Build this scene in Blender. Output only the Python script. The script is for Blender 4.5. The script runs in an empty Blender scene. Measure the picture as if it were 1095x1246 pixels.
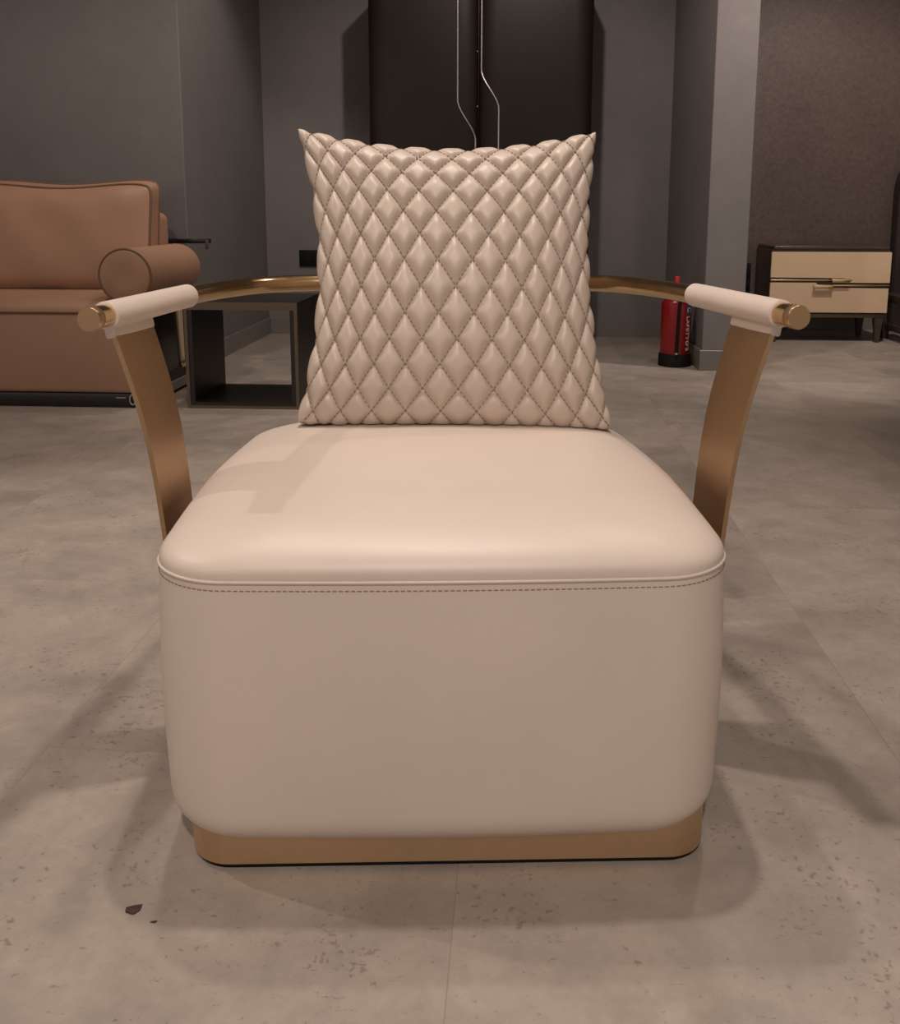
import bpy, bmesh, math, random
from mathutils import Vector, Matrix
random.seed(7)
PI = math.pi
scene = bpy.context.scene
COL = scene.collection

# ------------------------------------------------------------------ frames
YAW = math.radians(4.0)             # the camera looks 4 degrees to the left of the room's depth
CY, SY = math.cos(YAW), math.sin(YAW)
def C(x, y):                        # metres right of / ahead of the standpoint -> room axes
    return (x * CY - y * SY, x * SY + y * CY)

# ------------------------------------------------------------------ materials
def new_mat(name):
    m = bpy.data.materials.new(name)
    m.use_nodes = True
    nt = m.node_tree
    return m, nt, nt.nodes, nt.links, nt.nodes['Principled BSDF']

def ramp(nodes, stops):
    r = nodes.new('ShaderNodeValToRGB')
    e = r.color_ramp.elements
    while len(e) < len(stops):
        e.new(0.5)
    for i, (p, c) in enumerate(stops):
        e[i].position = p
        e[i].color = (c[0], c[1], c[2], 1)
    return r

def noise(nodes, links, src, scale, detail=4, rough=0.55, dist=0.0):
    n = nodes.new('ShaderNodeTexNoise')
    n.inputs['Scale'].default_value = scale
    n.inputs['Detail'].default_value = detail
    n.inputs['Roughness'].default_value = rough
    n.inputs['Distortion'].default_value = dist
    links.new(src, n.inputs['Vector'])
    return n

def mix(nodes, links, mode, fac, a, b):
    m = nodes.new('ShaderNodeMix')
    m.data_type = 'RGBA'
    m.blend_type = mode
    def put(sock, v):
        if hasattr(v, 'is_output'):
            links.new(v, sock)
        elif isinstance(v, (int, float)):
            sock.default_value = v
        else:
            sock.default_value = (v[0], v[1], v[2], 1)
    put(m.inputs[0], fac)
    put(m.inputs[6], a)
    put(m.inputs[7], b)
    return m.outputs[2]

def mat_plain(name, col, rough=0.5, metal=0.0, var=0.08, vscale=8.0, bump=0.0, bscale=300.0, coat=0.0, spec=None, stretch=None):
    m, nt, n, l, b = new_mat(name)
    tc = n.new('ShaderNodeTexCoord')
    src = tc.outputs['Object']
    if stretch:
        mp = n.new('ShaderNodeMapping')
        mp.inputs['Scale'].default_value = stretch
        l.new(src, mp.inputs['Vector'])
        src = mp.outputs['Vector']
    nz = noise(n, l, src, vscale)
    lo = [c * (1 - var) for c in col]
    hi = [min(1, c * (1 + var)) for c in col]
    r = ramp(n, [(0.3, lo), (0.7, hi)])
    l.new(nz.outputs['Fac'], r.inputs['Fac'])
    l.new(r.outputs['Color'], b.inputs['Base Color'])
    b.inputs['Roughness'].default_value = rough
    b.inputs['Metallic'].default_value = metal
    if coat:
        b.inputs['Coat Weight'].default_value = coat
        b.inputs['Coat Roughness'].default_value = 0.12
    if spec is not None:
        b.inputs['Specular IOR Level'].default_value = spec
    if bump:
        nb = noise(n, l, src, bscale, 3)
        bp = n.new('ShaderNodeBump')
        bp.inputs['Strength'].default_value = bump
        bp.inputs['Distance'].default_value = 0.002
        l.new(nb.outputs['Fac'], bp.inputs['Height'])
        l.new(bp.outputs['Normal'], b.inputs['Normal'])
    return m

M = {}
M['leather'] = mat_plain('cream_leather', (0.60, 0.495, 0.425), 0.44, spec=0.5, var=0.03, vscale=5, bump=0.05, bscale=420)
M['pillow_leather'] = mat_plain('quilted_leather', (0.50, 0.40, 0.332), 0.42, var=0.03, vscale=6, bump=0.04, bscale=420)
M['thread'] = mat_plain('thread', (0.24, 0.17, 0.125), 0.9)
M['brass'] = mat_plain('brushed_brass', (0.42, 0.275, 0.155), 0.38, metal=1.0, var=0.03, vscale=60, stretch=(1, 1, 8))
M['brass_polished'] = mat_plain('polished_brass', (0.74, 0.53, 0.29), 0.20, metal=1.0, var=0.05, vscale=10)
M['brass_band'] = mat_plain('satin_brass_band', (0.60, 0.42, 0.255), 0.48, metal=1.0, var=0.03, vscale=60)
M['rubber'] = mat_plain('black_rubber', (0.008, 0.007, 0.007), 0.6, spec=0.2)
M['sofa'] = mat_plain('tan_leather', (0.375, 0.205, 0.128), 0.50, var=0.08, vscale=4, bump=0.06, bscale=350)
M['sofa_pipe'] = mat_plain('tan_piping', (0.16, 0.085, 0.05), 0.5)
M['black_gloss'] = mat_plain('black_lacquer', (0.010, 0.008, 0.008), 0.25)
M['espresso'] = mat_plain('espresso_wood', (0.012, 0.008, 0.007), 0.45, var=0.2, vscale=10, stretch=(20, 20, 1))
M['bronze'] = mat_plain('bronze_edge', (0.15, 0.11, 0.075), 0.45, metal=0.7)
M['greyplinth'] = mat_plain('grey_plinth', (0.36, 0.31, 0.27), 0.5)
M['wardrobe'] = mat_plain('wardrobe_lacquer', (0.013, 0.0065, 0.005), 0.42, var=0.08, vscale=3, spec=0.28)
M['strip'] = mat_plain('satin_steel', (0.50, 0.45, 0.42), 0.35, metal=1.0)
M['cream_lacquer'] = mat_plain('cream_lacquer', (0.66, 0.47, 0.31), 0.30, var=0.02)
M['walnut'] = mat_plain('dark_walnut', (0.060, 0.038, 0.028), 0.30, var=0.3, vscale=12, stretch=(1, 20, 20))
M['red'] = mat_plain('extinguisher_red', (0.27, 0.008, 0.009), 0.30, var=0.03)
M['red_bright'] = mat_plain('bright_red_plastic', (0.65, 0.02, 0.015), 0.4)
M['blue'] = mat_plain('label_blue', (0.035, 0.08, 0.17), 0.4)
M['white'] = mat_plain('label_white', (0.72, 0.66, 0.60), 0.5)
M['black'] = mat_plain('black_plastic', (0.007, 0.007, 0.007), 0.5, spec=0.25)
M['leaf'] = mat_plain('dry_leaf', (0.06, 0.035, 0.025), 0.8, var=0.3, vscale=80)
M['upholstery'] = mat_plain('dark_upholstery', (0.035, 0.022, 0.020), 0.7)
M['linen'] = mat_plain('bed_linen', (0.5, 0.45, 0.40), 0.9)

def mat_wall(name, col, rough=0.65, var=0.10, spec=0.4):
    m, nt, n, l, b = new_mat(name)
    tc = n.new('ShaderNodeTexCoord')
    src = tc.outputs['Object']
    big = noise(n, l, src, 1.6, 5, 0.6)
    fine = noise(n, l, src, 14, 4, 0.6)
    r = ramp(n, [(0.25, [c * (1 - var) for c in col]), (0.75, [c * (1 + var) for c in col])])
    l.new(big.outputs['Fac'], r.inputs['Fac'])
    r2 = ramp(n, [(0.2, (0.92,) * 3), (0.8, (1.05,) * 3)])
    l.new(fine.outputs['Fac'], r2.inputs['Fac'])
    l.new(mix(n, l, 'MULTIPLY', 1.0, r.outputs['Color'], r2.outputs['Color']), b.inputs['Base Color'])
    b.inputs['Roughness'].default_value = rough
    b.inputs['Specular IOR Level'].default_value = spec
    bp = n.new('ShaderNodeBump')
    bp.inputs['Strength'].default_value = 0.08
    bp.inputs['Distance'].default_value = 0.004
    l.new(fine.outputs['Fac'], bp.inputs['Height'])
    l.new(bp.outputs['Normal'], b.inputs['Normal'])
    return m
M['wall'] = mat_wall('grey_plaster_lit', (0.205, 0.183, 0.176))  # lighter copy of the plaster, extra light on back wall and column in its colour
M['wall_left'] = mat_wall('grey_plaster_plain', (0.165, 0.148, 0.142))  # the same plaster in its plain tone, without that lightening
M['skirting'] = mat_wall('skirting_tile', (0.20, 0.175, 0.155), 0.4)
M['ceiling'] = mat_wall('ceiling_paint', (0.30, 0.27, 0.25))

def mat_wallpaper():
    m, nt, n, l, b = new_mat('brown_wallpaper')
    tc = n.new('ShaderNodeTexCoord')
    src = tc.outputs['Object']
    fine = noise(n, l, src, 45, 5, 0.7)
    big = noise(n, l, src, 2.0, 4)
    r = ramp(n, [(0.3, (0.072, 0.046, 0.037)), (0.7, (0.122, 0.084, 0.070))])
    l.new(fine.outputs['Fac'], r.inputs['Fac'])
    r2 = ramp(n, [(0.3, (0.9,) * 3), (0.7, (1.1,) * 3)])
    l.new(big.outputs['Fac'], r2.inputs['Fac'])
    l.new(mix(n, l, 'MULTIPLY', 1.0, r.outputs['Color'], r2.outputs['Color']), b.inputs['Base Color'])
    b.inputs['Roughness'].default_value = 0.55
    bp = n.new('ShaderNodeBump')
    bp.inputs['Strength'].default_value = 0.3
    bp.inputs['Distance'].default_value = 0.003
    l.new(fine.outputs['Fac'], bp.inputs['Height'])
    l.new(bp.outputs['Normal'], b.inputs['Normal'])
    return m
M['wallpaper'] = mat_wallpaper()

def mat_floor():
    m, nt, n, l, b = new_mat('stone_look_floor')
    tc = n.new('ShaderNodeTexCoord')
    src = tc.outputs['Object']
    # tiles: 0.64 wide across, 1.28 long in depth, seam at x = -0.064
    mp = n.new('ShaderNodeMapping')
    mp.inputs['Location'].default_value = (0.0, 0.064, 0)
    mp.inputs['Rotation'].default_value = (0, 0, PI / 2)
    l.new(src, mp.inputs['Vector'])
    br = n.new('ShaderNodeTexBrick')
    br.inputs['Scale'].default_value = 1.0
    br.inputs['Brick Width'].default_value = 1.28
    br.inputs['Row Height'].default_value = 0.642
    br.inputs['Mortar Size'].default_value = 0.0009
    br.inputs['Mortar Smooth'].default_value = 0.3
    br.inputs['Color1'].default_value = (0, 0, 0, 1)
    br.inputs['Color2'].default_value = (1, 1, 1, 1)
    br.inputs['Mortar'].default_value = (0.5, 0.5, 0.5, 1)
    l.new(mp.outputs['Vector'], br.inputs['Vector'])
    # per tile shift of the pattern
    off = n.new('ShaderNodeVectorMath')
    off.operation = 'MULTIPLY_ADD'
    l.new(br.outputs['Color'], off.inputs[0])
    off.inputs[1].default_value = (3.1, 5.7, 2.3)
    l.new(src, off.inputs[2])
    p = off.outputs['Vector']
    cloud = noise(n, l, p, 2.6, 7, 0.62, 0.5)
    mid = noise(n, l, p, 9.0, 6, 0.65, 0.3)
    fine = noise(n, l, p, 60, 4, 0.7)
    stretchm = n.new('ShaderNodeMapping')
    stretchm.inputs['Scale'].default_value = (14, 38, 1)
    l.new(p, stretchm.inputs['Vector'])
    specks = noise(n, l, stretchm.outputs['Vector'], 2.2, 5, 0.75)
    base = ramp(n, [(0.28, (0.250, 0.207, 0.176)), (0.50, (0.335, 0.278, 0.235)), (0.74, (0.400, 0.333, 0.281))])
    l.new(cloud.outputs['Fac'], base.inputs['Fac'])
    r2 = ramp(n, [(0.30, (0.87,) * 3), (0.62, (1.05,) * 3)])
    l.new(mid.outputs['Fac'], r2.inputs['Fac'])
    c = mix(n, l, 'MULTIPLY', 1.0, base.outputs['Color'], r2.outputs['Color'])
    r3 = ramp(n, [(0.3, (0.93,) * 3), (0.7, (1.05,) * 3)])
    l.new(fine.outputs['Fac'], r3.inputs['Fac'])
    c = mix(n, l, 'MULTIPLY', 1.0, c, r3.outputs['Color'])
    r4 = ramp(n, [(0.29, (0.40, 0.37, 0.35)), (0.37, (1, 1, 1))])
    l.new(specks.outputs['Fac'], r4.inputs['Fac'])
    c = mix(n, l, 'MULTIPLY', 0.8, c, r4.outputs['Color'])
    cl = noise(n, l, p, 5.0, 4, 0.6)
    pits = noise(n, l, p, 95, 3, 0.6)
    mm = n.new('ShaderNodeMath'); mm.operation = 'MULTIPLY_ADD'
    l.new(cl.outputs['Fac'], mm.inputs[0]); mm.inputs[1].default_value = 0.55
    l.new(pits.outputs['Fac'], mm.inputs[2])
    r5 = ramp(n, [(0.93, (1, 1, 1)), (1.0, (0.68, 0.65, 0.63))])
    l.new(mm.outputs[0], r5.inputs['Fac'])
    c = mix(n, l, 'MULTIPLY', 1.0, c, r5.outputs['Color'])
    tone = ramp(n, [(0.0, (0.93,) * 3), (1.0, (1.05,) * 3)])
    l.new(br.outputs['Color'], tone.inputs['Fac'])
    c = mix(n, l, 'MULTIPLY', 1.0, c, tone.outputs['Color'])
    c = mix(n, l, 'MIX', br.outputs['Fac'], c, (0.25, 0.207, 0.176))
    l.new(c, b.inputs['Base Color'])
    rr = ramp(n, [(0.3, (0.34,) * 3), (0.7, (0.48,) * 3)])
    l.new(mid.outputs['Fac'], rr.inputs['Fac'])
    l.new(rr.outputs['Color'], b.inputs['Roughness'])
    bp = n.new('ShaderNodeBump')
    bp.inputs['Strength'].default_value = 0.10
    bp.inputs['Distance'].default_value = 0.002
    l.new(mid.outputs['Fac'], bp.inputs['Height'])
    l.new(bp.outputs['Normal'], b.inputs['Normal'])
    return m
M['floor'] = mat_floor()

# ------------------------------------------------------------------ mesh helpers
def link(name, bm, mat, parent=None, smooth=40.0, label=None):
    me = bpy.data.meshes.new(name)
    bmesh.ops.recalc_face_normals(bm, faces=bm.faces[:])
    bm.to_mesh(me)
    bm.free()
    if isinstance(mat, str):
        mat = M[mat]
    me.materials.append(mat)
    if smooth:
        for p in me.polygons:
            p.use_smooth = True
        me.set_sharp_from_angle(angle=math.radians(smooth))
    o = bpy.data.objects.new(name, me)
    COL.objects.link(o)
    if parent:
        o.parent = parent
    if label:
        o['label'] = label
    return o

def thing(name, label, cat, loc=(0, 0, 0), rz=0.0, group=None):
    o = bpy.data.objects.new(name, None)
    COL.objects.link(o)
    o.empty_display_size = 0.1
    o.location = loc
    o.rotation_euler = (0, 0, rz)
    o['label'] = label
    o['category'] = cat
    if group:
        o['group'] = group
    return o

def struct(name, bm, mat, smooth=0):
    o = link(name, bm, mat, None, smooth)
    o['kind'] = 'structure'
    return o

def box(bm, x0, x1, y0, y1, z0, z1, bev=0.0, seg=3, mtx=None):
    t = bmesh.new()
    bmesh.ops.create_cube(t, size=1.0)
    for v in t.verts:
        v.co = Vector(((x0 + x1) / 2 + v.co.x * (x1 - x0), (y0 + y1) / 2 + v.co.y * (y1 - y0), (z0 + z1) / 2 + v.co.z * (z1 - z0)))
    if bev:
        bmesh.ops.bevel(t, geom=t.edges[:], offset=bev, segments=seg, profile=0.5, affect='EDGES')
    if mtx:
        bmesh.ops.transform(t, matrix=mtx, verts=t.verts[:])
    merge(bm, t)
    return bm

def merge(bm, t):
    me = bpy.data.meshes.new('tmp')
    t.to_mesh(me)
    t.free()
    bm.from_mesh(me)
    bpy.data.meshes.remove(me)

def boxobj(name, dims, mat, parent=None, bev=0.0, seg=3, **k):
    bm = bmesh.new()
    box(bm, *dims, bev=bev, seg=seg)
    return link(name, bm, mat, parent, **k)

def loft(bm, rings, cap0=True, cap1=True, closed=True):
    """rings: lists of points of equal length."""
    vs = [[bm.verts.new(p) for p in r] for r in rings]
    n = len(rings[0])
    for a, b in zip(vs, vs[1:]):
        for i in range(n if closed else n - 1):
            j = (i + 1) % n
            bm.faces.new((a[i], a[j], b[j], b[i]))
    if cap0:
        bm.faces.new(vs[0])
    if cap1:
        bm.faces.new(vs[-1])
    return vs

def catmull(pts, sub):
    out = []
    P = [Vector(p) for p in pts]
    for i in range(len(P) - 1):
        p0 = P[i - 1] if i else P[i] * 2 - P[i + 1]
        p1, p2 = P[i], P[i + 1]
        p3 = P[i + 2] if i + 2 < len(P) else P[i + 1] * 2 - P[i]
        for k in range(sub):
            t = k / sub
            out.append(0.5 * ((2 * p1) + (-p0 + p2) * t + (2 * p0 - 5 * p1 + 4 * p2 - p3) * t * t + (-p0 + 3 * p1 - 3 * p2 + p3) * t ** 3))
    out.append(P[-1])
    return out

def tube(bm, pts, rad, seg=24, closed=False, cap=True):
    P = [Vector(p) for p in pts]
    n = len(P)
    rings = []
    up = Vector((0, 0, 1))
    prev = None
    for i, p in enumerate(P):
        if closed:
            t = (P[(i + 1) % n] - P[i - 1]).normalized()
        else:
            t = (P[min(i + 1, n - 1)] - P[max(i - 1, 0)]).normalized()
        if prev is None:
            a = up if abs(t.dot(up)) < 0.95 else Vector((0, 1, 0))
            s = t.cross(a).normalized()
        else:
            s = (prev - t * prev.dot(t)).normalized()
        prev = s
        w = t.cross(s)
        r = rad(i / max(1, n - 1)) if callable(rad) else rad
        rings.append([p + s * (r * math.cos(2 * PI * k / seg)) + w * (r * math.sin(2 * PI * k / seg)) for k in range(seg)])
    if closed:
        rings.append(rings[0])
        vs = [[bm.verts.new(q) for q in r] for r in rings[:-1]]
        vs.append(vs[0])
        for a, b in zip(vs, vs[1:]):
            for i in range(seg):
                j = (i + 1) % seg
                bm.faces.new((a[i], a[j], b[j], b[i]))
    else:
        loft(bm, rings, cap, cap)
    return bm

def lathe(bm, prof, seg=40, at=(0, 0, 0)):
    """prof: (r, z) from bottom to top, about z."""
    rings = [[Vector((at[0] + r * math.cos(2 * PI * k / seg), at[1] + r * math.sin(2 * PI * k / seg), at[2] + z)) for k in range(seg)] for r, z in prof]
    loft(bm, rings)
    return bm

def prism(bm, poly, axis, a, b):
    """extrude a 2-D polygon: axis 'y' -> poly in (x,z); 'z' -> (x,y); 'x' -> (y,z)."""
    def mk(p, d):
        return {'y': Vector((p[0], d, p[1])), 'z': Vector((p[0], p[1], d)), 'x': Vector((d, p[0], p[1]))}[axis]
    loft(bm, [[mk(p, a) for p in poly], [mk(p, b) for p in poly]])
    return bm

def rrect(a, b, r, n=10, m=10, bx=0.0, by=0.0):
    """rounded rectangle outline, half sizes a,b, corner r, with barrel bulge bx,by (metres)."""
    r = min(r, a * 0.999, b * 0.999)
    pts = []
    for (sx, sy, t0) in ((1, 1, 0), (-1, 1, PI / 2), (-1, -1, PI), (1, -1, 3 * PI / 2)):
        cx, cy = sx * (a - r), sy * (b - r)
        for k in range(n + 1):
            t = t0 + (PI / 2) * k / n
            pts.append((cx + r * math.cos(t), cy + r * math.sin(t)))
    # subdivide the straight runs
    out = []
    N = len(pts)
    for i in range(N):
        p, q = pts[i], pts[(i + 1) % N]
        out.append(p)
        if (i % (n + 1)) == n:
            for k in range(1, m):
                f = k / m
                out.append((p[0] + (q[0] - p[0]) * f, p[1] + (q[1] - p[1]) * f))
    res = []
    for (x, y) in out:
        res.append((x + (1 if x > 0 else -1) * bx * max(0, 1 - (y / b) ** 2) * min(1, abs(x) / a * 1.0),
                    y + (1 if y > 0 else -1) * by * max(0, 1 - (x / a) ** 2) * min(1, abs(y) / b)))
    return res

# ------------------------------------------------------------------ the setting
LX, BY, RX, RX2, PY = -1.602, 6.03, 0.936, 1.135, 4.777
WL, WB = 4.559, 6.50          # left wall, brown wall
TOP = 3.0
bm = bmesh.new(); box(bm, -12, 12, -2.5, 7.2, -0.1, 0.0); struct('floor', bm, 'floor')
bm = bmesh.new(); box(bm, -12, 12, -2.5, 7.2, TOP, TOP + 0.1); struct('ceiling', bm, 'ceiling')
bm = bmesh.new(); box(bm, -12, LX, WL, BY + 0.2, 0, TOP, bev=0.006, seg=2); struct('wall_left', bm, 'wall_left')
bm = bmesh.new(); box(bm, LX, RX, BY, BY + 0.2, 0, TOP); struct('wall_back', bm, 'wall')
bm = bmesh.new(); box(bm, RX, RX2, PY, WB, 0, TOP, bev=0.004, seg=2); struct('wall_partition', bm, 'wall')
bm = bmesh.new(); box(bm, RX2, 12, WB, WB + 0.2, 0, TOP); struct('wall_right', bm, 'wallpaper')
SK = 0.103
def skirting(name, segs):
    bm = bmesh.new()
    for s in segs:
        box(bm, *s, 0, SK, bev=0.002, seg=1)
    return struct(name, bm, 'skirting')
skirting('baseboard_left', [(-12, LX + 0.012, WL - 0.012, WL)] )
skirting('baseboard_alcove', [(LX, LX + 0.012, WL, BY)])
skirting('baseboard_back', [(LX + 0.012, RX - 0.012, BY - 0.012, BY)])
skirting('baseboard_partition', [(RX - 0.012, RX, PY, BY), (RX - 0.012, RX2 + 0.012, PY - 0.012, PY), (RX2, RX2 + 0.012, PY, WB)])
bm = bmesh.new(); box(bm, RX2 + 0.012, 12, WB - 0.012, WB, 0, 0.16, bev=0.002, seg=1); struct('baseboard_right', bm, 'skirting')

# ------------------------------------------------------------------ armchair
cx, cy = C(-0.008, 1.40)
chair = thing('armchair', 'cream leather armchair with curved brass arms standing alone on the grey floor', 'armchair', (cx, cy, 0), YAW + math.radians(1.4))

# brass plinth and rubber foot strip
bm = bmesh.new()
loft(bm, [[Vector((x, y, z)) for x, y in rrect(0.330, 0.340, 0.055)] for z in (0.009, 0.075)])
link('plinth', bm, 'brass_band', chair, label='brushed brass band plinth')
bm = bmesh.new()
loft(bm, [[Vector((x, y, z)) for x, y in rrect(0.324, 0.334, 0.05)] for z in (0.0, 0.009)])
link('foot_strip', bm, 'rubber', chair, label='black rubber foot strip')

A, B, RC = 0.350, 0.352, 0.090
BX, BYY = 0.010, 0.010
SEAM = 0.386
def outline(a, b, r):
    pts = rrect(a, b, r, bx=BX, by=BYY)
    return [(x * (1 - 0.075 * max(0, y / B) ** 1.3) - 0.007, y) for x, y in pts]
bm = bmesh.new()
rings = []
def lvl(inset, z, k=1.0):
    return [Vector((x, y, z)) for x, y in outline(A - inset, B - inset, max(0.02, RC - inset * 0.6))]
for i in range(9):                       # rolled bottom edge
    t = i / 8 * PI / 2
    rings.append(lvl(0.045 * (1 - math.sin(t)), 0.034 + 0.05 * (1 - math.cos(t))))
for i in range(1, 11):
    f = i / 10
    rings.append(lvl(-0.004 * math.sin(PI * f), 0.084 + (SEAM - 0.084) * f))
loft(bm, rings)
link('body', bm, 'leather', chair, 60)

# domed seat
bm = bmesh.new()
rings = []
NS = 26
RI, HI = 0.175, 0.060
prof = [(0.0, 0.0), (0.0, 0.005)]
for i in range(1, 19):
    t = i / 18 * PI / 2
    prof.append((RI * (1 - math.cos(t)), 0.005 + (HI - 0.005) * math.sin(t)))
d0 = prof[-1][0]
for ins, h in prof:
    r = RC + max(0, ins) * 0.35
    rings.append([Vector((x, y, SEAM + h)) for x, y in outline(A - ins, B - ins, r)])
for i in range(1, 9):
    s_ = 1 - i / 8.01
    k = 1 - s_ ** 2
    rings.append([Vector((x * s_, y * s_, SEAM + HI + 0.010 * k)) for x, y in outline(A - d0, B - d0, RC + d0 * 0.35)])
loft(bm, rings)
seat_ob = link('seat', bm, 'leather', chair, 80)
# seam piping and stitches under it
bm = bmesh.new()
out = outline(A, B, RC)
tube(bm, [(x * 1.001, y * 1.001, SEAM) for x, y in out], 0.0022, 10, closed=True)
link('seam_piping', bm, 'leather', chair, 80)
bm = bmesh.new()
O = [Vector((x * 1.0015, y * 1.0015, SEAM - 0.010)) for x, y in out]
acc = 0.0
for i in range(len(O)):
    p, q = O[i], O[(i + 1) % len(O)]
    L = (q - p).length
    d = (q - p).normalized()
    while acc < L:
        c = p + d * acc
        nrm = Vector((d.y, -d.x, 0))
        mt = Matrix.Translation(c) @ Matrix((( d.x, nrm.x, 0, 0), (d.y, nrm.y, 0, 0), (0, 0, 1, 0), (0, 0, 0, 1)))
        box(bm, -0.0024, 0.0024, -0.0006, 0.0006, -0.0005, 0.0005, mtx=mt)
        acc += 0.0072
    acc -= L
link('stitching', bm, 'thread', chair, 0)

# arm rail
TZ = 0.672
half = [(-0.460, -0.165), (-0.438, -0.01), (-0.4155, 0.148), (-0.383, 0.268), (-0.330, 0.362), (-0.250, 0.405), (-0.125, 0.418), (0, 0.421)]
full = [(x, y, TZ) for x, y in half] + [(-x, y, TZ) for x, y in reversed(half[:-1])]
path = catmull(full, 10)
bm = bmesh.new()
tube(bm, path, 0.0155, 32)
link('arm_rail', bm, 'brass_polished', chair, 40, label='polished brass tube rail bent around the back')
for s in (-1, 1):
    # end cap: a short disc with bevelled lip
    p0 = Vector((-0.460 * s, -0.165, TZ)); d = Vector((-0.023 * s, -0.155, 0)).normalized()
    bm = bmesh.new()
    tube_pts = [p0 + d * (-0.004), p0 + d * 0.0, p0 + d * 0.012, p0 + d * 0.0135]
    rr = [0.0152, 0.0162, 0.0162, 0.0156]
    q = d.cross(Vector((0, 0, 1))).normalized(); w = Vector((0, 0, 1))
    loft(bm, [[p + q * (r * math.cos(2 * PI * k / 32)) + w * (r * math.sin(2 * PI * k / 32)) for k in range(32)] for p, r in zip(tube_pts, rr)])
    link('end_cap', bm, 'brass', chair, 35, label='round brass end cap')
    # leather sleeve
    seg = [p for p in path if p.x * -s > 0 and -0.142 < p.y < 0.150]
    seg = sorted(seg, key=lambda p: p.y)
    bm = bmesh.new()
    n = len(seg)
    pts = [seg[0]] + [seg[0] + (seg[1] - seg[0]) * 0.12] + seg[1:-1] + [seg[-1] + (seg[-2] - seg[-1]) * 0.12] + [seg[-1]]
    m_ = len(pts)
    tube(bm, pts, lambda f: 0.0163 if f in (0.0, 1.0) else 0.0190, 32)
    link('arm_sleeve', bm, 'leather', chair, 50, label='cream leather sleeve wrapped round the arm rail')

legpts = catmull([(x, 0, z) for z, x in [(0.08, 0.338), (0.15, 0.364), (0.22, 0.381), (0.30, 0.391), (0.341, 0.394), (0.424, 0.401), (0.495, 0.410), (0.563, 0.424), (0.660, 0.4505)]], 8)
for s in (-1, 1):
    bm = bmesh.new()
    rings = []
    n = len(legpts)
    T = 0.0032
    for i, p in enumerate(legpts):
        t = (legpts[min(i + 1, n - 1)] - legpts[max(i - 1, 0)]).normalized()
        nr = Vector((t.z, 0, -t.x))
        f = (p.z - 0.08) / 0.58
        y0 = -0.112
        y1 = 0.012
        # the arm splays, so the plate is turned a little at the top
        tw = 0.016 * f
        ring = []
        for (yy, ss) in ((y0, -1), (y0, 1), (y1, 1), (y1, -1)):
            off = nr * (T * ss)
            xx = p.x + off.x + (tw * 0.5 if yy == y0 else -tw * 0.5)
            ring.append(Vector((xx * s, yy, p.z + off.z)))
        rings.append(ring)
    loft(bm, rings)
    be = [e for e in bm.edges if abs((e.verts[0].co - e.verts[1].co).normalized().z) > 0.4]
    bmesh.ops.bevel(bm, geom=be, offset=0.0012, segments=2, affect='EDGES')
    link('arm_support', bm, 'brass', chair, 40, label='flat curved brass arm support')
    # leather collar
    bm = bmesh.new()
    mt = Matrix.Translation((s * 0.4490, -0.050, 0.646)) @ Matrix.Rotation(s * math.atan2(0.023, 0.155), 4, 'Z') @ Matrix.Rotation(s * 0.18, 4, 'Y')
    box(bm, -0.0075, 0.0075, -0.063, 0.063, -0.008, 0.012, bev=0.003, seg=3, mtx=mt)
    link('collar', bm, 'leather', chair, 40)

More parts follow.
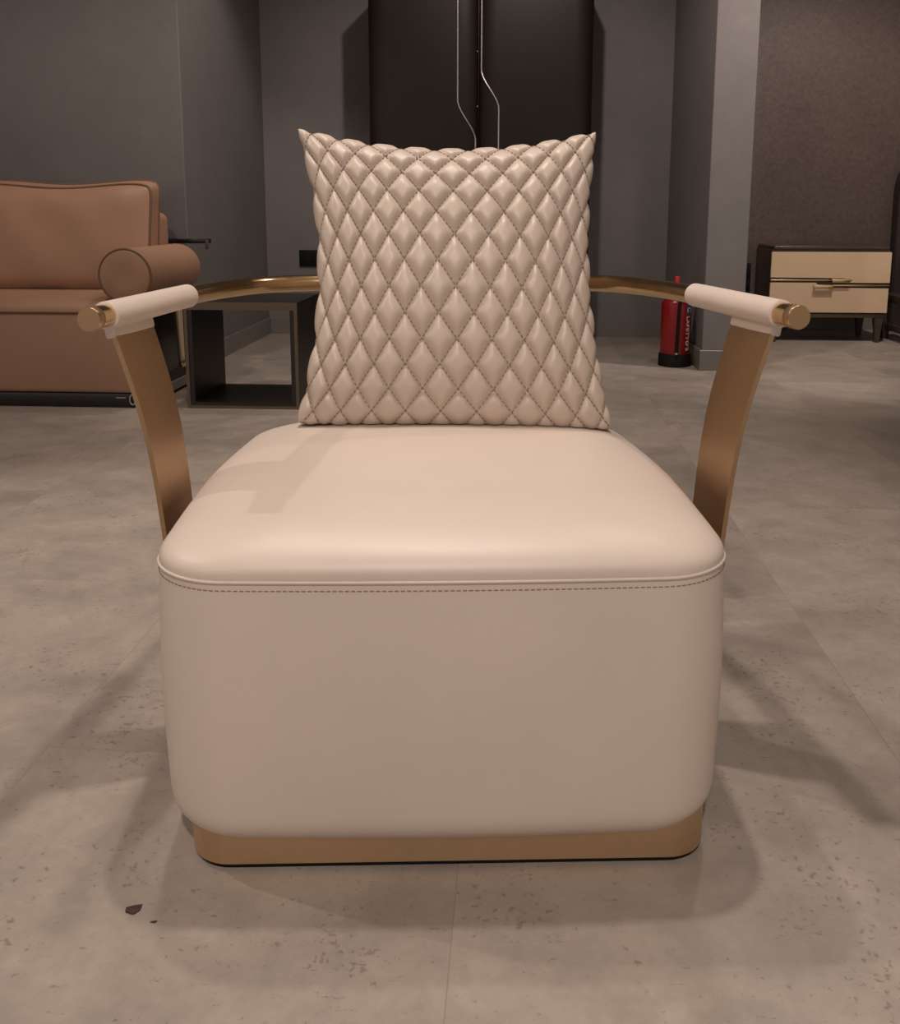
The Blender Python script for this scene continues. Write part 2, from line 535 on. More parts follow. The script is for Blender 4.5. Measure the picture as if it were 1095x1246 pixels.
# ------------------------------------------------------------------ quilted pillow
from mathutils.bvhtree import BVHTree
CM = Matrix.Translation((cx, cy, 0)) @ Matrix.Rotation(YAW + math.radians(1.4), 4, 'Z')
SEAT_BVH = BVHTree.FromPolygons([CM @ v.co for v in seat_ob.data.vertices], [tuple(p.vertices) for p in seat_ob.data.polygons])
RAIL = [CM @ p for p in path if p.y > 0.36]
def rest(p, gap):
    """the pillow gives where it meets the seat and the rail"""
    h = SEAT_BVH.ray_cast(Vector((p.x, p.y, 2.0)), Vector((0, 0, -1)))[0]
    if h is not None and p.z < h.z + gap:
        p.z = h.z + gap
    for q in RAIL:
        d = p - q
        if abs(d.z) < 0.020 and abs(d.x) < 0.03:
            lim = q.y - math.sqrt(max(0, 0.020 ** 2 - d.z ** 2))
            if p.y > lim:
                p.y = lim
def pillow():
    TL, TR = Vector((-0.285, 1.775, 0.958)), Vector((0.275, 1.785, 0.953))
    BL, BR = Vector((-0.274, 1.605, 0.436)), Vector((0.289, 1.605, 0.424))
    nf = Vector((0, -0.949, 0.31)).normalized()
    K = 0.45
    S = lambda u: math.sin(u * K * PI / 2) / math.sin(K * PI / 2)
    MIDP = (TL + TR + BL + BR) / 4
    T = 0.085
    PU, PV = 0.200, 0.312
    OU, OV = -0.075, 0.04
    def pos(u, v, side):
        su, sv = S(u), S(v)
        fu, fv = (su + 1) / 2, (sv + 1) / 2
        p = (BL * (1 - fu) + BR * fu) * (1 - fv) + (TL * (1 - fu) + TR * fu) * fv
        # hollow edges
        p.x -= su * abs(su) ** 1.0 * 0.047 * (1 - v * v) * (1.0 if su < 0 else 0.75)
        up = 0.046 if v > 0 else 0.006
        p.z -= sv * abs(sv) * up * (1 - u * u)
        d = T * (max(0, 1 - u * u) * max(0, 1 - v * v)) ** 0.30
        a = (u - OU) / PU + (v - OV) / PV
        b = (u - OU) / PU - (v - OV) / PV
        q = (1 - (1 - abs(math.sin(PI * a))) ** 2.0) * (1 - (1 - abs(math.sin(PI * b))) ** 2.0)
        edge = min(1, 5 * (1 - abs(u))) * min(1, 5 * (1 - abs(v)))
        d += 0.0125 * (q - 0.75) * (0.35 + 0.65 * edge)
        rimf = max(abs(u), abs(v)) ** 8
        p.x += su * abs(su) * 0.007 * (q - 0.6) * rimf * (abs(u) ** 6) * (1 - v ** 8)
        p.z += sv * abs(sv) * 0.007 * (q - 0.6) * rimf * (abs(v) ** 6) * (1 - u ** 8)
        ear = (abs(u) ** 10) * (abs(v) ** 10)
        d += 0.012 * ear
        ear2 = (abs(u) * abs(v)) ** 7
        p = p + (MIDP - p) * (0.035 * ear2)
        d = max(d, 0.0012)
        if side < 0:
            d *= 1.12
        off = nf * (d * side)
        return p + off
    N = 250
    bm = bmesh.new()
    def grid(side, n):
        g = []
        for i in range(n + 1):
            row = []
            for j in range(n + 1):
                u = -1 + 2 * i / n
                v = -1 + 2 * j / n
                row.append(bm.verts.new(pos(u, v, side)))
            g.append(row)
        for i in range(n):
            for j in range(n):
                bm.faces.new((g[i][j], g[i + 1][j], g[i + 1][j + 1], g[i][j + 1]))
        return g
    gf = grid(1, N)
    gb = grid(-1, N)
    # close the rim
    def rim(g):
        return [g[i][0] for i in range(N)] + [g[N][j] for j in range(N)] + [g[i][N] for i in range(N, 0, -1)] + [g[0][j] for j in range(N, 0, -1)]
    ra, rb = rim(gf), rim(gb)
    for i in range(len(ra)):
        j = (i + 1) % len(ra)
        bm.faces.new((ra[i], ra[j], rb[j], rb[i]))
    # to room axes
    for v in bm.verts:
        x, y = C(v.co.x, v.co.y)
        v.co.x, v.co.y = x, y
        rest(v.co, 0.0012)
    o_c = Vector((*C(0.0, 1.62), 0.43))
    root = thing('throw_pillow', 'cream leather throw pillow with diamond quilting propped up on the armchair seat', 'pillow', o_c)
    for v in bm.verts:
        v.co -= o_c
    link('cover', bm, 'pillow_leather', root, 180)
    # stitches
    bm = bmesh.new()
    def room(p):
        x, y = C(p.x, p.y)
        return Vector((x, y, p.z)) - o_c
    for fam in (0, 1):
        for k in range(-14, 15):
            val = k
            pts = []
            for i in range(601):
                u = -0.985 + 1.97 * i / 600
                if fam == 0:
                    v = OV + (val - (u - OU) / PU) * PV
                else:
                    v = OV - (val - (u - OU) / PU) * PV
                if abs(v) > 0.985:
                    if len(pts) > 5:
                        break
                    pts = []
                    continue
                pts.append((u, v))
            if len(pts) < 6:
                continue
            acc = 0.002
            for (u0, v0), (u1, v1) in zip(pts, pts[1:]):
                p, q = room(pos(u0, v0, 1) + nf * 0.0016), room(pos(u1, v1, 1) + nf * 0.0016)
                L = (q - p).length
                acc += L
                if acc > 0.0078:
                    acc = 0
                    d = (q - p).normalized()
                    nrm = Vector((nf.x * CY - nf.y * SY, nf.x * SY + nf.y * CY, nf.z))
                    sd = d.cross(nrm).normalized()
                    w = sd.cross(d)
                    mt = Matrix(((d.x, sd.x, w.x, p.x), (d.y, sd.y, w.y, p.y), (d.z, sd.z, w.z, p.z), (0, 0, 0, 1)))
                    box(bm, -0.0025, 0.0025, -0.00065, 0.00065, -0.0015, 0.0012, mtx=mt)
    for v in bm.verts:
        v.co += o_c
        rest(v.co, 0.0012)
        v.co -= o_c
    link('stitching', bm, 'thread', root, 0)
    return root
pillow()

# ------------------------------------------------------------------ sofa (origin: right front corner on the floor)
sx, sy = C(-1.285, 3.785)
sofa = thing('sofa', 'tan leather sofa with round bolster arm against the grey wall on the left', 'sofa', (sx, sy, 0))
SLEN = 2.1
boxobj('plinth', (-SLEN, -0.004, 0.012, 0.80, 0.0, 0.062), 'black_gloss', sofa, 0.006, label='black lacquer plinth')
bm = bmesh.new()
box(bm, -SLEN, 0.0, 0.0, 0.80, 0.062, 0.392, bev=0.018, seg=4)
base = link('base', bm, 'sofa', sofa, 50)
# seat with softly rolled front edge
prof = []
for k in range(9):
    t = k / 8 * PI / 2
    prof.append((0.085 * (1 - math.cos(t)), 0.393 + 0.050 * math.sin(t)))
prof += [(0.30, 0.452), (0.62, 0.448), (0.62, 0.393)]
bm = bmesh.new()
prism(bm, prof, 'x', -SLEN + 0.004, -0.006)
link('seat', bm, 'sofa', sofa, 40)
bm = bmesh.new()
tube(bm, [(-SLEN + 0.01, 0.001, 0.392), (-0.012, 0.001, 0.392), (-0.001, 0.012, 0.392), (-0.001, 0.60, 0.392)], 0.004, 8)
link('seat_piping', bm, 'sofa_pipe', sofa)
# back frame
bm = bmesh.new()
box(bm, -SLEN, -0.128, 0.62, 0.83, 0.393, 0.785, bev=0.035, seg=5)
bf = link('back_frame', bm, 'sofa', sofa, 60)
bm = bmesh.new()
tube(bm, [(-0.131, 0.622, 0.42), (-0.131, 0.622, 0.745), (-0.150, 0.622, 0.778), (-0.3, 0.622, 0.786), (-SLEN + 0.1, 0.622, 0.786)], 0.004, 8)
link('piping', bm, 'sofa_pipe', bf)
# back cushions: soft boxes with piping on both faces
def soft_cushion(x0, x1, y0, y1, z0, z1, phase):
    nx, nz = 28, 16
    def P(i, j, side):
        u, v = -1 + 2 * i / nx, -1 + 2 * j / nz
        x = (x0 + x1) / 2 + u * (x1 - x0) / 2
        z = (z0 + z1) / 2 + v * (z1 - z0) / 2
        if v > 0:
            z += v * (0.010 * math.cos(2 * PI * (u - 0.9) / 1.45) - 0.010) + (0.018 * v if side > 0 else 0)
        puff = 0.045 * (max(0, 1 - u ** 4) * max(0, 1 - v ** 4)) ** 0.6
        tilt = 0.10 * (v + 1) / 2
        y = (y0 - puff if side < 0 else y1 + puff * 0.15) + tilt + 0.004 * math.sin(9 * u + 4 * v) * (1 - u * u)
        cr = (abs(u) ** 12) * (abs(v) ** 12)
        return Vector((x - u * 0.015 * cr, y, z - v * 0.012 * cr))
    bm = bmesh.new()
    gs = []
    for side in (-1, 1):
        g = [[bm.verts.new(P(i, j, side)) for j in range(nz + 1)] for i in range(nx + 1)]
        for i in range(nx):
            for j in range(nz):
                bm.faces.new((g[i][j], g[i + 1][j], g[i + 1][j + 1], g[i][j + 1]))
        gs.append(g)
    def rim(g):
        return [g[i][0] for i in range(nx)] + [g[nx][j] for j in range(nz)] + [g[i][nz] for i in range(nx, 0, -1)] + [g[0][j] for j in range(nz, 0, -1)]
    ra, rb = rim(gs[0]), rim(gs[1])
    pa = [v.co.copy() for v in ra]
    pb = [v.co.copy() for v in rb]
    for i in range(len(ra)):
        j = (i + 1) % len(ra)
        bm.faces.new((ra[i], ra[j], rb[j], rb[i]))
    o = link('back_cushion', bm, 'sofa', sofa, 55)
    bm = bmesh.new()
    tube(bm, pa, 0.0055, 8, closed=True)
    link('piping', bm, 'sofa_pipe', o)
    bm = bmesh.new()
    tube(bm, pb, 0.0055, 8, closed=True)
    link('piping', bm, 'sofa_pipe', o)
soft_cushion(-1.08, -0.080, 0.40, 0.50, 0.452, 0.915, 0.6)
soft_cushion(-2.09, -1.10, 0.40, 0.50, 0.452, 0.915, 2.0)
# bolster arm
BXX, BZ, BR_ = -0.032, 0.538, 0.109
bm = bmesh.new()
pr = [(0.0, 0.035), (0.05, 0.031), (BR_ - 0.012, 0.033), (BR_ - 0.002, 0.040), (BR_, 0.050), (BR_, 0.60)]
for k in range(1, 8):
    t = k / 8 * PI / 2
    pr.append((BR_ - 0.05 * (1 - math.cos(t)), 0.60 + 0.05 * math.sin(t)))
pr.append((0.02, 0.652))
rings = []
for r, y in pr:
    r = max(r, 0.001)
    rings.append([Vector((BXX + r * math.cos(2 * PI * k / 48) + 0.02 * y, y, BZ + r * math.sin(2 * PI * k / 48))) for k in range(48)])
loft(bm, rings)
bol = link('bolster_arm', bm, 'sofa', sofa, 50)
bm = bmesh.new()
tube(bm, [(BXX + 0.001 + (BR_ - 0.001) * math.cos(2 * PI * k / 48), 0.040, BZ + (BR_ - 0.001) * math.sin(2 * PI * k / 48)) for k in range(48)], 0.0045, 8, closed=True)
link('piping', bm, 'sofa_pipe', bol)
# dark side frame, rail behind the bolster, cream strap with brass ferrule, metal foot plate
sf = boxobj('side_frame', (0.010, 0.038, 0.14, 0.80, 0.105, 0.435), 'black_gloss', sofa, 0.003, label='black lacquer side panel')
boxobj('plinth', (0.012, 0.044, 0.15, 0.80, 0.014, 0.054), 'greyplinth', sf, label='grey plinth strip')
boxobj('skirt', (0.012, 0.036, 0.15, 0.80, 0.054, 0.105), 'espresso', sf)
bm = bmesh.new()
loft(bm, [[Vector((0.0385 + dx, 0.428 + 0.02 * (0.435 - z) / 0.31 + dy * w, z)) for dx, dy in ((0, -1), (0.008, -1), (0.008, 1), (0, 1))] for z, w in ((0.125, 0.018), (0.435, 0.034))])
link('strap', bm, 'cream_lacquer', sf, label='tapered cream leather strap')
boxobj('ferrule', (0.038, 0.049, 0.426, 0.474, 0.098, 0.122), 'brass_polished', sf, 0.002)
br = boxobj('back_rail', (-0.50, 0.072, 0.80, 0.835, 0.640, 0.662), 'black_gloss', sofa, 0.003)
boxobj('post', (-0.12, -0.09, 0.805, 0.835, 0.0, 0.640), 'black_gloss', sofa, 0.003)
boxobj('bracket', (0.055, 0.070, 0.792, 0.800, 0.612, 0.655), 'bronze', br, 0.002)
bm = bmesh.new()
ring_ = [(-0.012 + 0.011 * math.cos(2 * PI * k / 24), -0.001, 0.036 + 0.020 * math.sin(2 * PI * k / 24)) for k in range(24)]
tube(bm, ring_, 0.0030, 8, closed=True)
link('foot_ring', bm, 'strip', sofa, label='small bright metal ring')
boxobj('foot_plate', (-0.085, -0.045, 0.009, 0.014, 0.040, 0.044), 'strip', sofa)

# ------------------------------------------------------------------ open square side table
table = thing('side_table', 'dark wood open cube side table with bronze edges standing beside the tan sofa', 'table', (-1.336, 3.710, 0))
W, D, H, TH = 0.462, 0.42, 0.435, 0.030
boxobj('tabletop', (0, W, 0.004, D - 0.004, H - TH, H), 'espresso', table, 0.001)
boxobj('bottom_panel', (TH, W - TH, 0.004, D - 0.004, 0.004, 0.024), 'espresso', table)
for x0 in (0, W - TH):
    boxobj('side_panel', (x0, x0 + TH, 0.004, D - 0.004, 0.004, H - TH), 'espresso', table)
for y0 in (0.0, D - 0.004):
    bm = bmesh.new()
    q = 0.012
    box(bm, -0.001, q, y0, y0 + 0.004, 0, H + 0.001)
    box(bm, W - q, W + 0.001, y0, y0 + 0.004, 0, H + 0.001)
    box(bm, q, W - q, y0, y0 + 0.004, H - 0.030, H + 0.001)
    box(bm, q, W - q, y0, y0 + 0.004, 0, 0.012)
    link('edge_trim', bm, 'bronze', table, 0, label='thin bronze edge trim')

# ------------------------------------------------------------------ wall socket
x, y = C(-0.905, 6.1)
sock = thing('wall_socket', 'black square socket on the grey back wall just left of the pillow', 'socket', (-1.385, BY, 0.487))
boxobj('plate', (-0.005, 0.145, -0.012, 0.0, -0.052, 0.052), 'black', sock, 0.003)
boxobj('socket_insert', (0.010, 0.066, -0.016, -0.012, -0.034, 0.034), 'rubber', sock, 0.002)
boxobj('socket_insert', (0.074, 0.130, -0.016, -0.012, -0.034, 0.034), 'rubber', sock, 0.002)

# ------------------------------------------------------------------ wardrobe
WX0, WX1, WY0, WY1, WH = -0.838, 0.407, 5.43, 6.016, 2.10
MID = -0.2225
ward = thing('wardrobe', 'tall dark brown wardrobe with curved metal strips in the alcove behind the chair', 'wardrobe', ((WX0 + WX1) / 2, WY0, 0))
ox, oy = (WX0 + WX1) / 2, WY0
boxobj('carcass', (WX0 - ox, WX1 - ox, 0.045, WY1 - oy, 0.0, WH), 'wardrobe', ward, 0.006)
def door(x0, x1, strip_pts):
    w = x1 - x0
    n = 10
    R = 0.10
    left = [(x0 + R * (1 - math.cos(k / n * PI / 2)), 0.042 * (1 - math.sin(k / n * PI / 2))) for k in range(n + 1)]
    right = [(x1 - (p[0] - x0), p[1]) for p in reversed(left)]
    poly = left + right
    bm = bmesh.new()
    prism(bm, poly, 'z', 0.06, WH - 0.004)
    d = link('door', bm, 'wardrobe', ward, 35)
    bm = bmesh.new()
    tube(bm, catmull(strip_pts, 6), 0.0066, 10)
    link('handle_strip', bm, 'strip', d, 60, label='slim curved metal strip')
    return d
def sline(xa, xb, za, zb, n=8):
    pts = [(xa, -0.001, WH - 0.02), (xa, -0.001, 1.9), (xa, -0.001, za + 0.10)]
    for k in range(n + 1):
        f = k / n
        s = f * f * (3 - 2 * f)
        pts.append((xa + (xb - xa) * s, -0.001 , za + (zb - za) * f))
    pts += [(xb, -0.001, zb - 0.10), (xb, -0.001, 0.5), (xb, -0.001, 0.1)]
    return pts
L1 = sline(-0.337 - ox, -0.238 - ox, 1.405, 1.175)
# where the strip runs onto the rounded edge it follows the face back
def onface(pts, x0, x1, R=0.10):
    res = []
    for (x, y, z) in pts:
        d = min(x - x0, x1 - x)
        yy = 0.0
        if d < R:
            c = max(0, (R - d) / R)
            yy = 0.042 * (1 - math.sqrt(max(0, 1 - c * c)))
        res.append((x, yy - 0.001, z))
    return res
door(WX0 - ox, MID - 0.0015 - ox, onface(L1, WX0 - ox, MID - 0.0015 - ox))
L2 = sline(-0.206 - ox, -0.108 - ox, 1.565, 1.345)
door(MID + 0.0015 - ox, WX1 - ox, onface(L2, MID + 0.0015 - ox, WX1 - ox))
for z in (1.66, 1.365):
    bm = bmesh.new()
    mt = Matrix.Translation((MID - ox - 0.006, 0.026, z)) @ Matrix.Rotation(PI / 2, 4, 'X')
    t = bmesh.new(); lathe(t, [(0.003, -0.002), (0.0035, 0.004), (0.001, 0.0055)], 12); bmesh.ops.transform(t, matrix=mt, verts=t.verts[:]); merge(bm, t)
    link('stud', bm, 'strip', ward, label='tiny metal stud between the doors')

# ------------------------------------------------------------------ fire extinguisher
ex, ey = 0.827, 4.93
ext = thing('fire_extinguisher', 'red fire extinguisher with black base standing on the floor by the column', 'fire extinguisher', (ex, ey, 0))
R0 = 0.0765
bm = bmesh.new(); lathe(bm, [(0.080, 0.0), (0.0835, 0.004), (0.0825, 0.060), (0.079, 0.066), (0.070, 0.066)], 40)
link('base', bm, 'rubber', ext, label='black plastic base ring')
bm = bmesh.new()
pr = [(0.070, 0.050), (R0, 0.062), (R0, 0.315)]
for k in range(1, 8):
    t = k / 8 * PI / 2
    pr.append((0.022 + (R0 - 0.022) * math.cos(t), 0.315 + 0.045 * math.sin(t)))
pr += [(0.022, 0.372), (0.018, 0.374)]
lathe(bm, pr, 48)
link('cylinder', bm, 'red', ext, 40)
bm = bmesh.new()
lathe(bm, [(0.014, 0.370), (0.018, 0.376), (0.018, 0.402), (0.010, 0.410)], 20)
box(bm, -0.030, -0.010, -0.010, 0.010, 0.383, 0.397, bev=0.003)
valve = link('valve', bm, 'black', ext, label='black metal valve')
bm = bmesh.new()
mt = Matrix.Translation((0.0, -0.0, 0.412)) @ Matrix.Rotation(math.radians(12), 4, 'Y')
box(bm, -0.012, 0.085, -0.008, 0.008, -0.004, 0.003, bev=0.002, mtx=mt)
box(bm, -0.012, 0.080, -0.008, 0.008, -0.026, -0.019, bev=0.002, mtx=mt)
link('lever', bm, 'black', valve)
bm = bmesh.new()
box(bm, -0.014, 0.010, -0.010, 0.010, 0.412, 0.463, bev=0.005, seg=3)
link('safety_pin', bm, 'red_bright', valve, label='bright red safety tab')
bm = bmesh.new()
a0 = math.radians(-90 - 4)
def onc(deg, z, r=R0 + 0.009):
    a = math.radians(deg)
    return (r * math.cos(a), r * math.sin(a), z)
tube(bm, catmull([(-0.022, 0, 0.390), (-0.050, -0.025, 0.396), onc(-112, 0.385, 0.070), onc(-86, 0.352, 0.080), onc(-89, 0.320), onc(-92, 0.20), onc(-94, 0.075)], 8), 0.0085, 12)
link('hose', bm, 'rubber', ext, 60, label='black rubber hose')
bm = bmesh.new()
lathe(bm, [(0.010, 0.0), (0.0115, 0.004), (0.0095, 0.010)], 14, at=onc(-94, 0.068))
link('hose_nozzle', bm, 'strip', ext, 60)
# label wrapped on the cylinder: blue logo and lettering running downwards
def wrap(bm, r, deg0, z0):
    """flat XY mesh -> wrapped: local x runs down, local y runs to the right round the cylinder"""
    for v in bm.verts:
        a = math.radians(deg0) + v.co.y / r
        rr = r + v.co.z
        v.co = Vector((rr * math.cos(a), rr * math.sin(a), z0 - v.co.x))
def text_bm(txt, size, bold=0.0):
    cu = bpy.data.curves.new('lettering', 'FONT')
    cu.body = txt
    cu.size = size
    cu.extrude = 0.0003
    cu.offset = bold
    cu.space_character = 1.12
    cu.resolution_u = 3
    ob = bpy.data.objects.new('lettering', cu)
    COL.objects.link(ob)
    bpy.context.view_layer.update()
    dg = bpy.context.evaluated_depsgraph_get()
    me = bpy.data.meshes.new_from_object(ob.evaluated_get(dg))
    bm = bmesh.new()
    bm.from_mesh(me)
    bpy.data.objects.remove(ob)
    bpy.data.meshes.remove(me)
    bpy.data.curves.remove(cu)
    return bm
DEG = -56
def face_patch(bm, x0, x1, y0, y1, z, n=12):
    g = [[bm.verts.new((x, y0 + (y1 - y0) * k / n, z)) for k in range(n + 1)] for x in (x0, x1)]
    b2 = [[bm.verts.new((x, y0 + (y1 - y0) * k / n, z - 0.0006)) for k in range(n + 1)] for x in (x0, x1)]
    for k in range(n):
        bm.faces.new((g[0][k], g[0][k + 1], g[1][k + 1], g[1][k]))
        bm.faces.new((b2[0][k], b2[0][k + 1], b2[1][k + 1], b2[1][k]))
    for i in (0, 1):
        for k in range(n):
            bm.faces.new((g[i][k], g[i][k + 1], b2[i][k + 1], b2[i][k]))
bm = bmesh.new()
face_patch(bm, 0.0, 0.050, -0.004, 0.040, 0.0008)
wrap(bm, R0, DEG, 0.322)
lab = link('logo_patch', bm, 'blue', ext, 40, label='dark blue logo square')
bm = text_bm('C', 0.040, 0.0008)
bmesh.ops.translate(bm, vec=(0.012, 0.003, 0.0014), verts=bm.verts[:])
wrap(bm, R0, DEG, 0.322)
link('logo_letter', bm, 'white', lab, 0)
bm = text_bm("LAFETYO'S", 0.030, 0.0009)
xs = [v.co.x for v in bm.verts]
k = 0.178 / (max(xs) - min(xs))
for v in bm.verts:
    v.co.x = (v.co.x - min(xs)) * k
bmesh.ops.translate(bm, vec=(0.0, 0.0, 0.0008), verts=bm.verts[:])
wrap(bm, R0, DEG, 0.262)
link('lettering', bm, 'white', ext, 0, label='white lettering running down the side')

# ------------------------------------------------------------------ nightstand
NX, NY, NW, ND = 1.530, 5.83, 0.700, 0.40
ns = thing('nightstand', 'cream two drawer nightstand with dark wood top and brass handles by the brown wall', 'nightstand', (NX, NY, 0))
boxobj('carcass', (0.006, NW - 0.006, 0.018, ND, 0.178, 0.560), 'walnut', ns, 0.003)
boxobj('top', (0.012, NW - 0.012, 0.004, ND, 0.560, 0.582), 'walnut', ns, 0.006)
ft = boxobj('base_rail', (0.020, NW - 0.012, 0.012, ND - 0.01, 0.150, 0.176), 'bronze', ns, 0.004)
for lx, ly in ((0.03, 0.03), (NW - 0.055, 0.03), (0.03, ND - 0.06), (NW - 0.055, ND - 0.06)):
    bm = bmesh.new()
    rings = []
    for z, w in ((0.0, 0.014), (0.09, 0.021), (0.135, 0.026), (0.150, 0.026)):
        rings.append([Vector((lx + 0.012 + a * w, ly + b * w, z)) for a, b in ((-1, -1), (1, -1), (1, 1), (-1, 1))])
    loft(bm, rings)
    bmesh.ops.bevel(bm, geom=[e for e in bm.edges if abs((e.verts[0].co - e.verts[1].co).normalized().z) > 0.5], offset=0.006, segments=2, affect='EDGES')
    link('leg', bm, 'walnut', ns, 40)
m1, m2 = NW * 0.42, NW * 0.60
up = [(0, 0.392), (m2 + 0.02, 0.392), (m2 + 0.02, 0.362), (NW, 0.362), (NW, 0.546), (0, 0.546)]
dn = [(0, 0.182), (NW - 0.004, 0.182), (NW - 0.004, 0.332), (m1 - 0.02, 0.332), (m1 - 0.02, 0.362), (0, 0.362)]
for nm, poly, strip, grip in (('drawer', up, (0.0, m2 + 0.06, 0.374, 0.382), (m1 + 0.06, m2 + 0.04, 0.366, 0.389)),
                              ('drawer', dn, (m1 - 0.04, NW, 0.342, 0.352), (m1 - 0.045, m1 + 0.07, 0.327, 0.352))):
    bm = bmesh.new()
    prism(bm, poly, 'y', 0.0, 0.018)
    bmesh.ops.bevel(bm, geom=bm.edges[:], offset=0.002, segments=2, affect='EDGES')
    dr = link(nm, bm, 'cream_lacquer', ns, 40)
    bm = bmesh.new()
    box(bm, strip[0], strip[1], -0.002, 0.010, strip[2], strip[3], bev=0.0015)
    box(bm, grip[0], grip[1], -0.030, -0.018, grip[2], grip[3], bev=0.003)
    for gx in (grip[0] + 0.010, grip[1] - 0.010):
        box(bm, gx - 0.006, gx + 0.006, -0.022, 0.004, grip[2] + 0.004, grip[3] - 0.004, bev=0.002)
    link('handle', bm, 'brass_polished', dr, 40, label='flat brass bar handle')

# black socket on the brown wall, left of the nightstand
s2 = thing('wall_socket', 'tall black socket plate on the brown wall between the column and the nightstand', 'socket', (1.515, WB, 0.0))
boxobj('plate', (0.0, 0.055, -0.012, 0.0, 0.235, 0.440), 'black', s2, 0.003)
boxobj('socket_insert', (0.010, 0.045, -0.015, -0.012, 0.345, 0.405), 'rubber', s2, 0.002)
boxobj('socket_insert', (0.010, 0.045, -0.015, -0.012, 0.265, 0.325), 'rubber', s2, 0.002)

# bed whose headboard edge shows at the right border
bx0, by1 = 2.46, WB
bed = thing('bed', 'dark upholstered headboard of a bed against the brown wall at the right edge', 'bed', (bx0, by1, 0))
poly = [(0.0, 0.0), (1.7, 0.0), (1.7, 1.20)]
for k in range(13):
    t = k / 12 * PI / 2
    poly.append((0.22 - 0.22 * math.sin(t), 0.90 + 0.30 * math.cos(t)))
bm = bmesh.new()
prism(bm, poly, 'y', -0.115, -0.014)
bmesh.ops.bevel(bm, geom=bm.edges[:], offset=0.012, segments=3, affect='EDGES')
link('headboard', bm, 'upholstery', bed, 50)
boxobj('bed_frame', (0.10, 1.6, -2.1, -0.12, 0.06, 0.28), 'upholstery', bed, 0.02)
boxobj('mattress', (0.12, 1.58, -2.08, -0.12, 0.28, 0.50), 'linen', bed, 0.05)
for lx, ly in ((0.16, -2.0), (1.54, -2.0), (0.16, -0.25), (1.54, -0.25)):
    boxobj('leg', (lx - 0.03, lx + 0.03, ly - 0.03, ly + 0.03, 0, 0.06), 'walnut', bed)

# dark bench at the right border
bench = thing('bench', 'dark wooden bench end cut by the right border beside the nightstand', 'bench', (2.285, 5.72, 0))
boxobj('seat', (0.0, 0.10, 0.0, 0.36, 0.235, 0.285), 'walnut', bench, 0.006)
for y0 in (0.0, 0.32):
    boxobj('leg', (0.004, 0.044, y0, y0 + 0.04, 0.0, 0.235), 'walnut', bench, 0.004)
boxobj('stretcher', (0.014, 0.034, 0.04, 0.32, 0.06, 0.10), 'walnut', bench, 0.003)

# ------------------------------------------------------------------ scraps on the floor
def scrap(px, py, label, outline, h):
    x, y = C(px, py)
    bm = bmesh.new()
    top = [bm.verts.new((a, b, h * (1 + 0.5 * math.sin(9 * a * 60 + b * 80)))) for a, b in outline]
    bot = [bm.verts.new((a, b, 0.0004)) for a, b in outline]
    bm.faces.new(top); bm.faces.new(bot)
    for i in range(len(top)):
        j = (i + 1) % len(top)
        bm.faces.new((top[i], top[j], bot[j], bot[i]))
    o = link('dry_leaf', bm, 'leaf', None, 0)
    o.location = (x, y, 0)
    o['label'] = label
    o['category'] = 'leaf'
scrap(-0.372, 0.988, 'small brown scrap of dry leaf on the floor left of the armchair', [(-0.008, -0.006), (0.002, -0.009), (0.008, -0.002), (0.007, 0.008), (-0.002, 0.005), (-0.009, -0.001)], 0.0022)
scrap(-0.343, 0.968, 'tiny dark crumb on the floor between the leaf scrap and armchair', [(-0.004, -0.001), (0.002, -0.002), (0.004, 0.001), (-0.002, 0.001)], 0.0012)

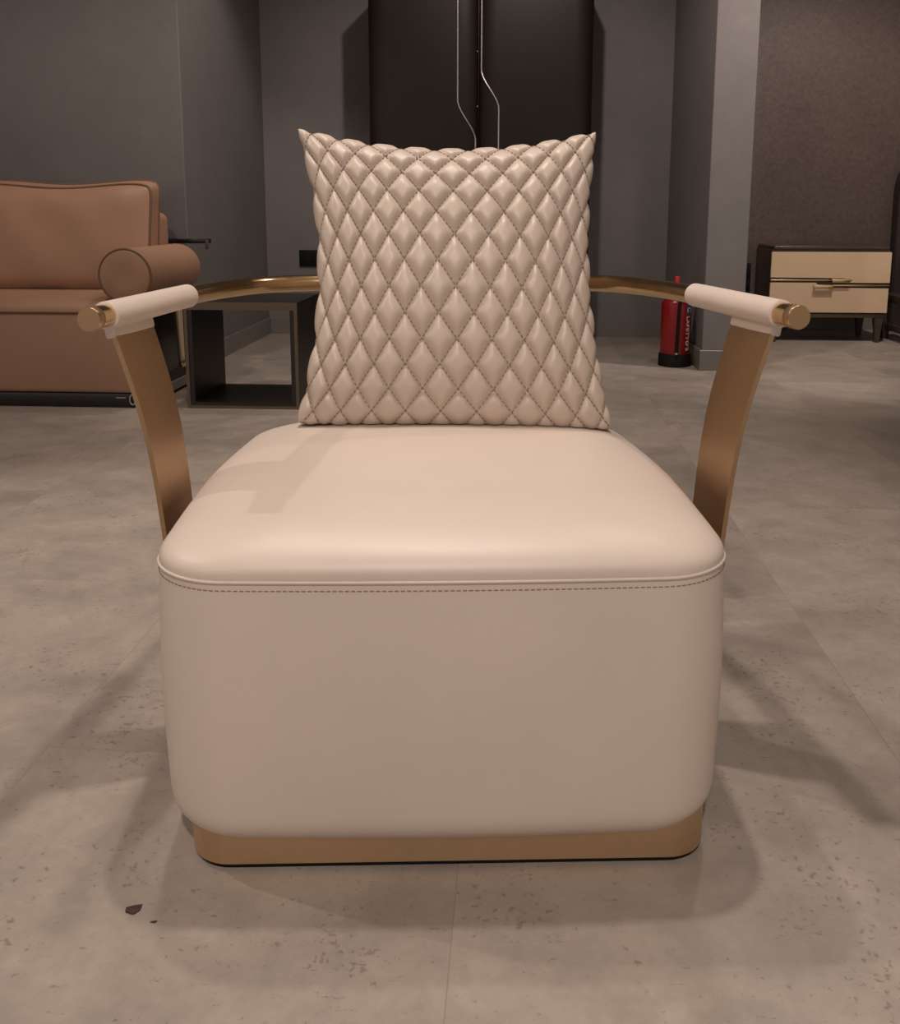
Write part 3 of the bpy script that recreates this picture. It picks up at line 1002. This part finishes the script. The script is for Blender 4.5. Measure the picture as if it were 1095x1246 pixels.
# ------------------------------------------------------------------ light
WARM = (1.0, 0.89, 0.805)
def spot(name, x, y, z, watts, tx, ty, tz, cone=110, blend=0.6, rad=0.05, col=WARM):
    ld = bpy.data.lights.new(name, 'SPOT')
    ld.energy = watts
    ld.color = col
    ld.spot_size = math.radians(cone)
    ld.spot_blend = blend
    ld.shadow_soft_size = rad
    o = bpy.data.objects.new(name, ld)
    COL.objects.link(o)
    X, Y = C(x, y)
    o.location = (X, Y, z)
    TX, TY = C(tx, ty)
    d = Vector((TX, TY, tz)) - o.location
    o.rotation_euler = d.to_track_quat('-Z', 'Y').to_euler()
    return o
spot('downlight_or_fill', 0.05, 1.54, 2.9, 98, 0.05, 1.46, 0, cone=90)
spot('downlight_or_fill', -0.50, 2.06, 2.9, 58, -0.50, 1.9, 0, cone=90)
spot('downlight_or_fill', -2.65, 1.88, 2.9, 94, -0.9, 1.45, 0.2, cone=60, rad=0.03)
spot('downlight_or_fill', 1.06, 2.70, 2.9, 40, 0.9, 2.2, 0, cone=90)
spot('downlight_or_fill', 0.27, 3.55, 2.9, 95, 0.2, 5.2, 0.4, cone=100)
spot('downlight_or_fill', -0.60, 4.40, 2.9, 58, -1.15, 5.0, 0.6, cone=75)
spot('downlight_or_fill', -1.9, 3.0, 2.9, 58, -1.9, 3.6, 0.3)
spot('downlight_or_fill', 2.1, 4.3, 2.9, 158, 2.3, 5.7, 0.4, cone=95)
spot('downlight_or_fill', 1.35, 3.70, 2.9, 38, 1.38, 4.7, 0.9, cone=60)  # added lamp that brightens the column, no known fitting there
spot('downlight_or_fill', -0.05, -1.0, 2.9, 175, 0.0, 0.5, 0.0, cone=70)  # added fill behind the camera for the chair front and near floor
w = bpy.data.worlds.new('showroom')
scene.world = w
w.use_nodes = True
bg = w.node_tree.nodes['Background']
bg.inputs['Color'].default_value = (1.0, 0.875, 0.79, 1)
bg.inputs['Strength'].default_value = 0.62

# ------------------------------------------------------------------ camera
F = 1150.0
cd = bpy.data.cameras.new('camera')
cam = bpy.data.objects.new('camera', cd)
COL.objects.link(cam)
cd.sensor_fit = 'VERTICAL'
cd.sensor_height = 36.0
cd.lens = F / 1246.0 * 36.0
cd.shift_y = -(623.0 - 451.0) / 1246.0
cd.clip_start = 0.05
cam.location = (0, 0, 0.816)
cam.rotation_euler = (math.radians(90 - 9.87), 0, YAW)
scene.camera = cam

scene.view_settings.view_transform = 'Standard'
scene.view_settings.look = 'None'
scene.view_settings.exposure = 0.0
scene.view_settings.gamma = 1.0
scene.view_settings.use_curve_mapping = False
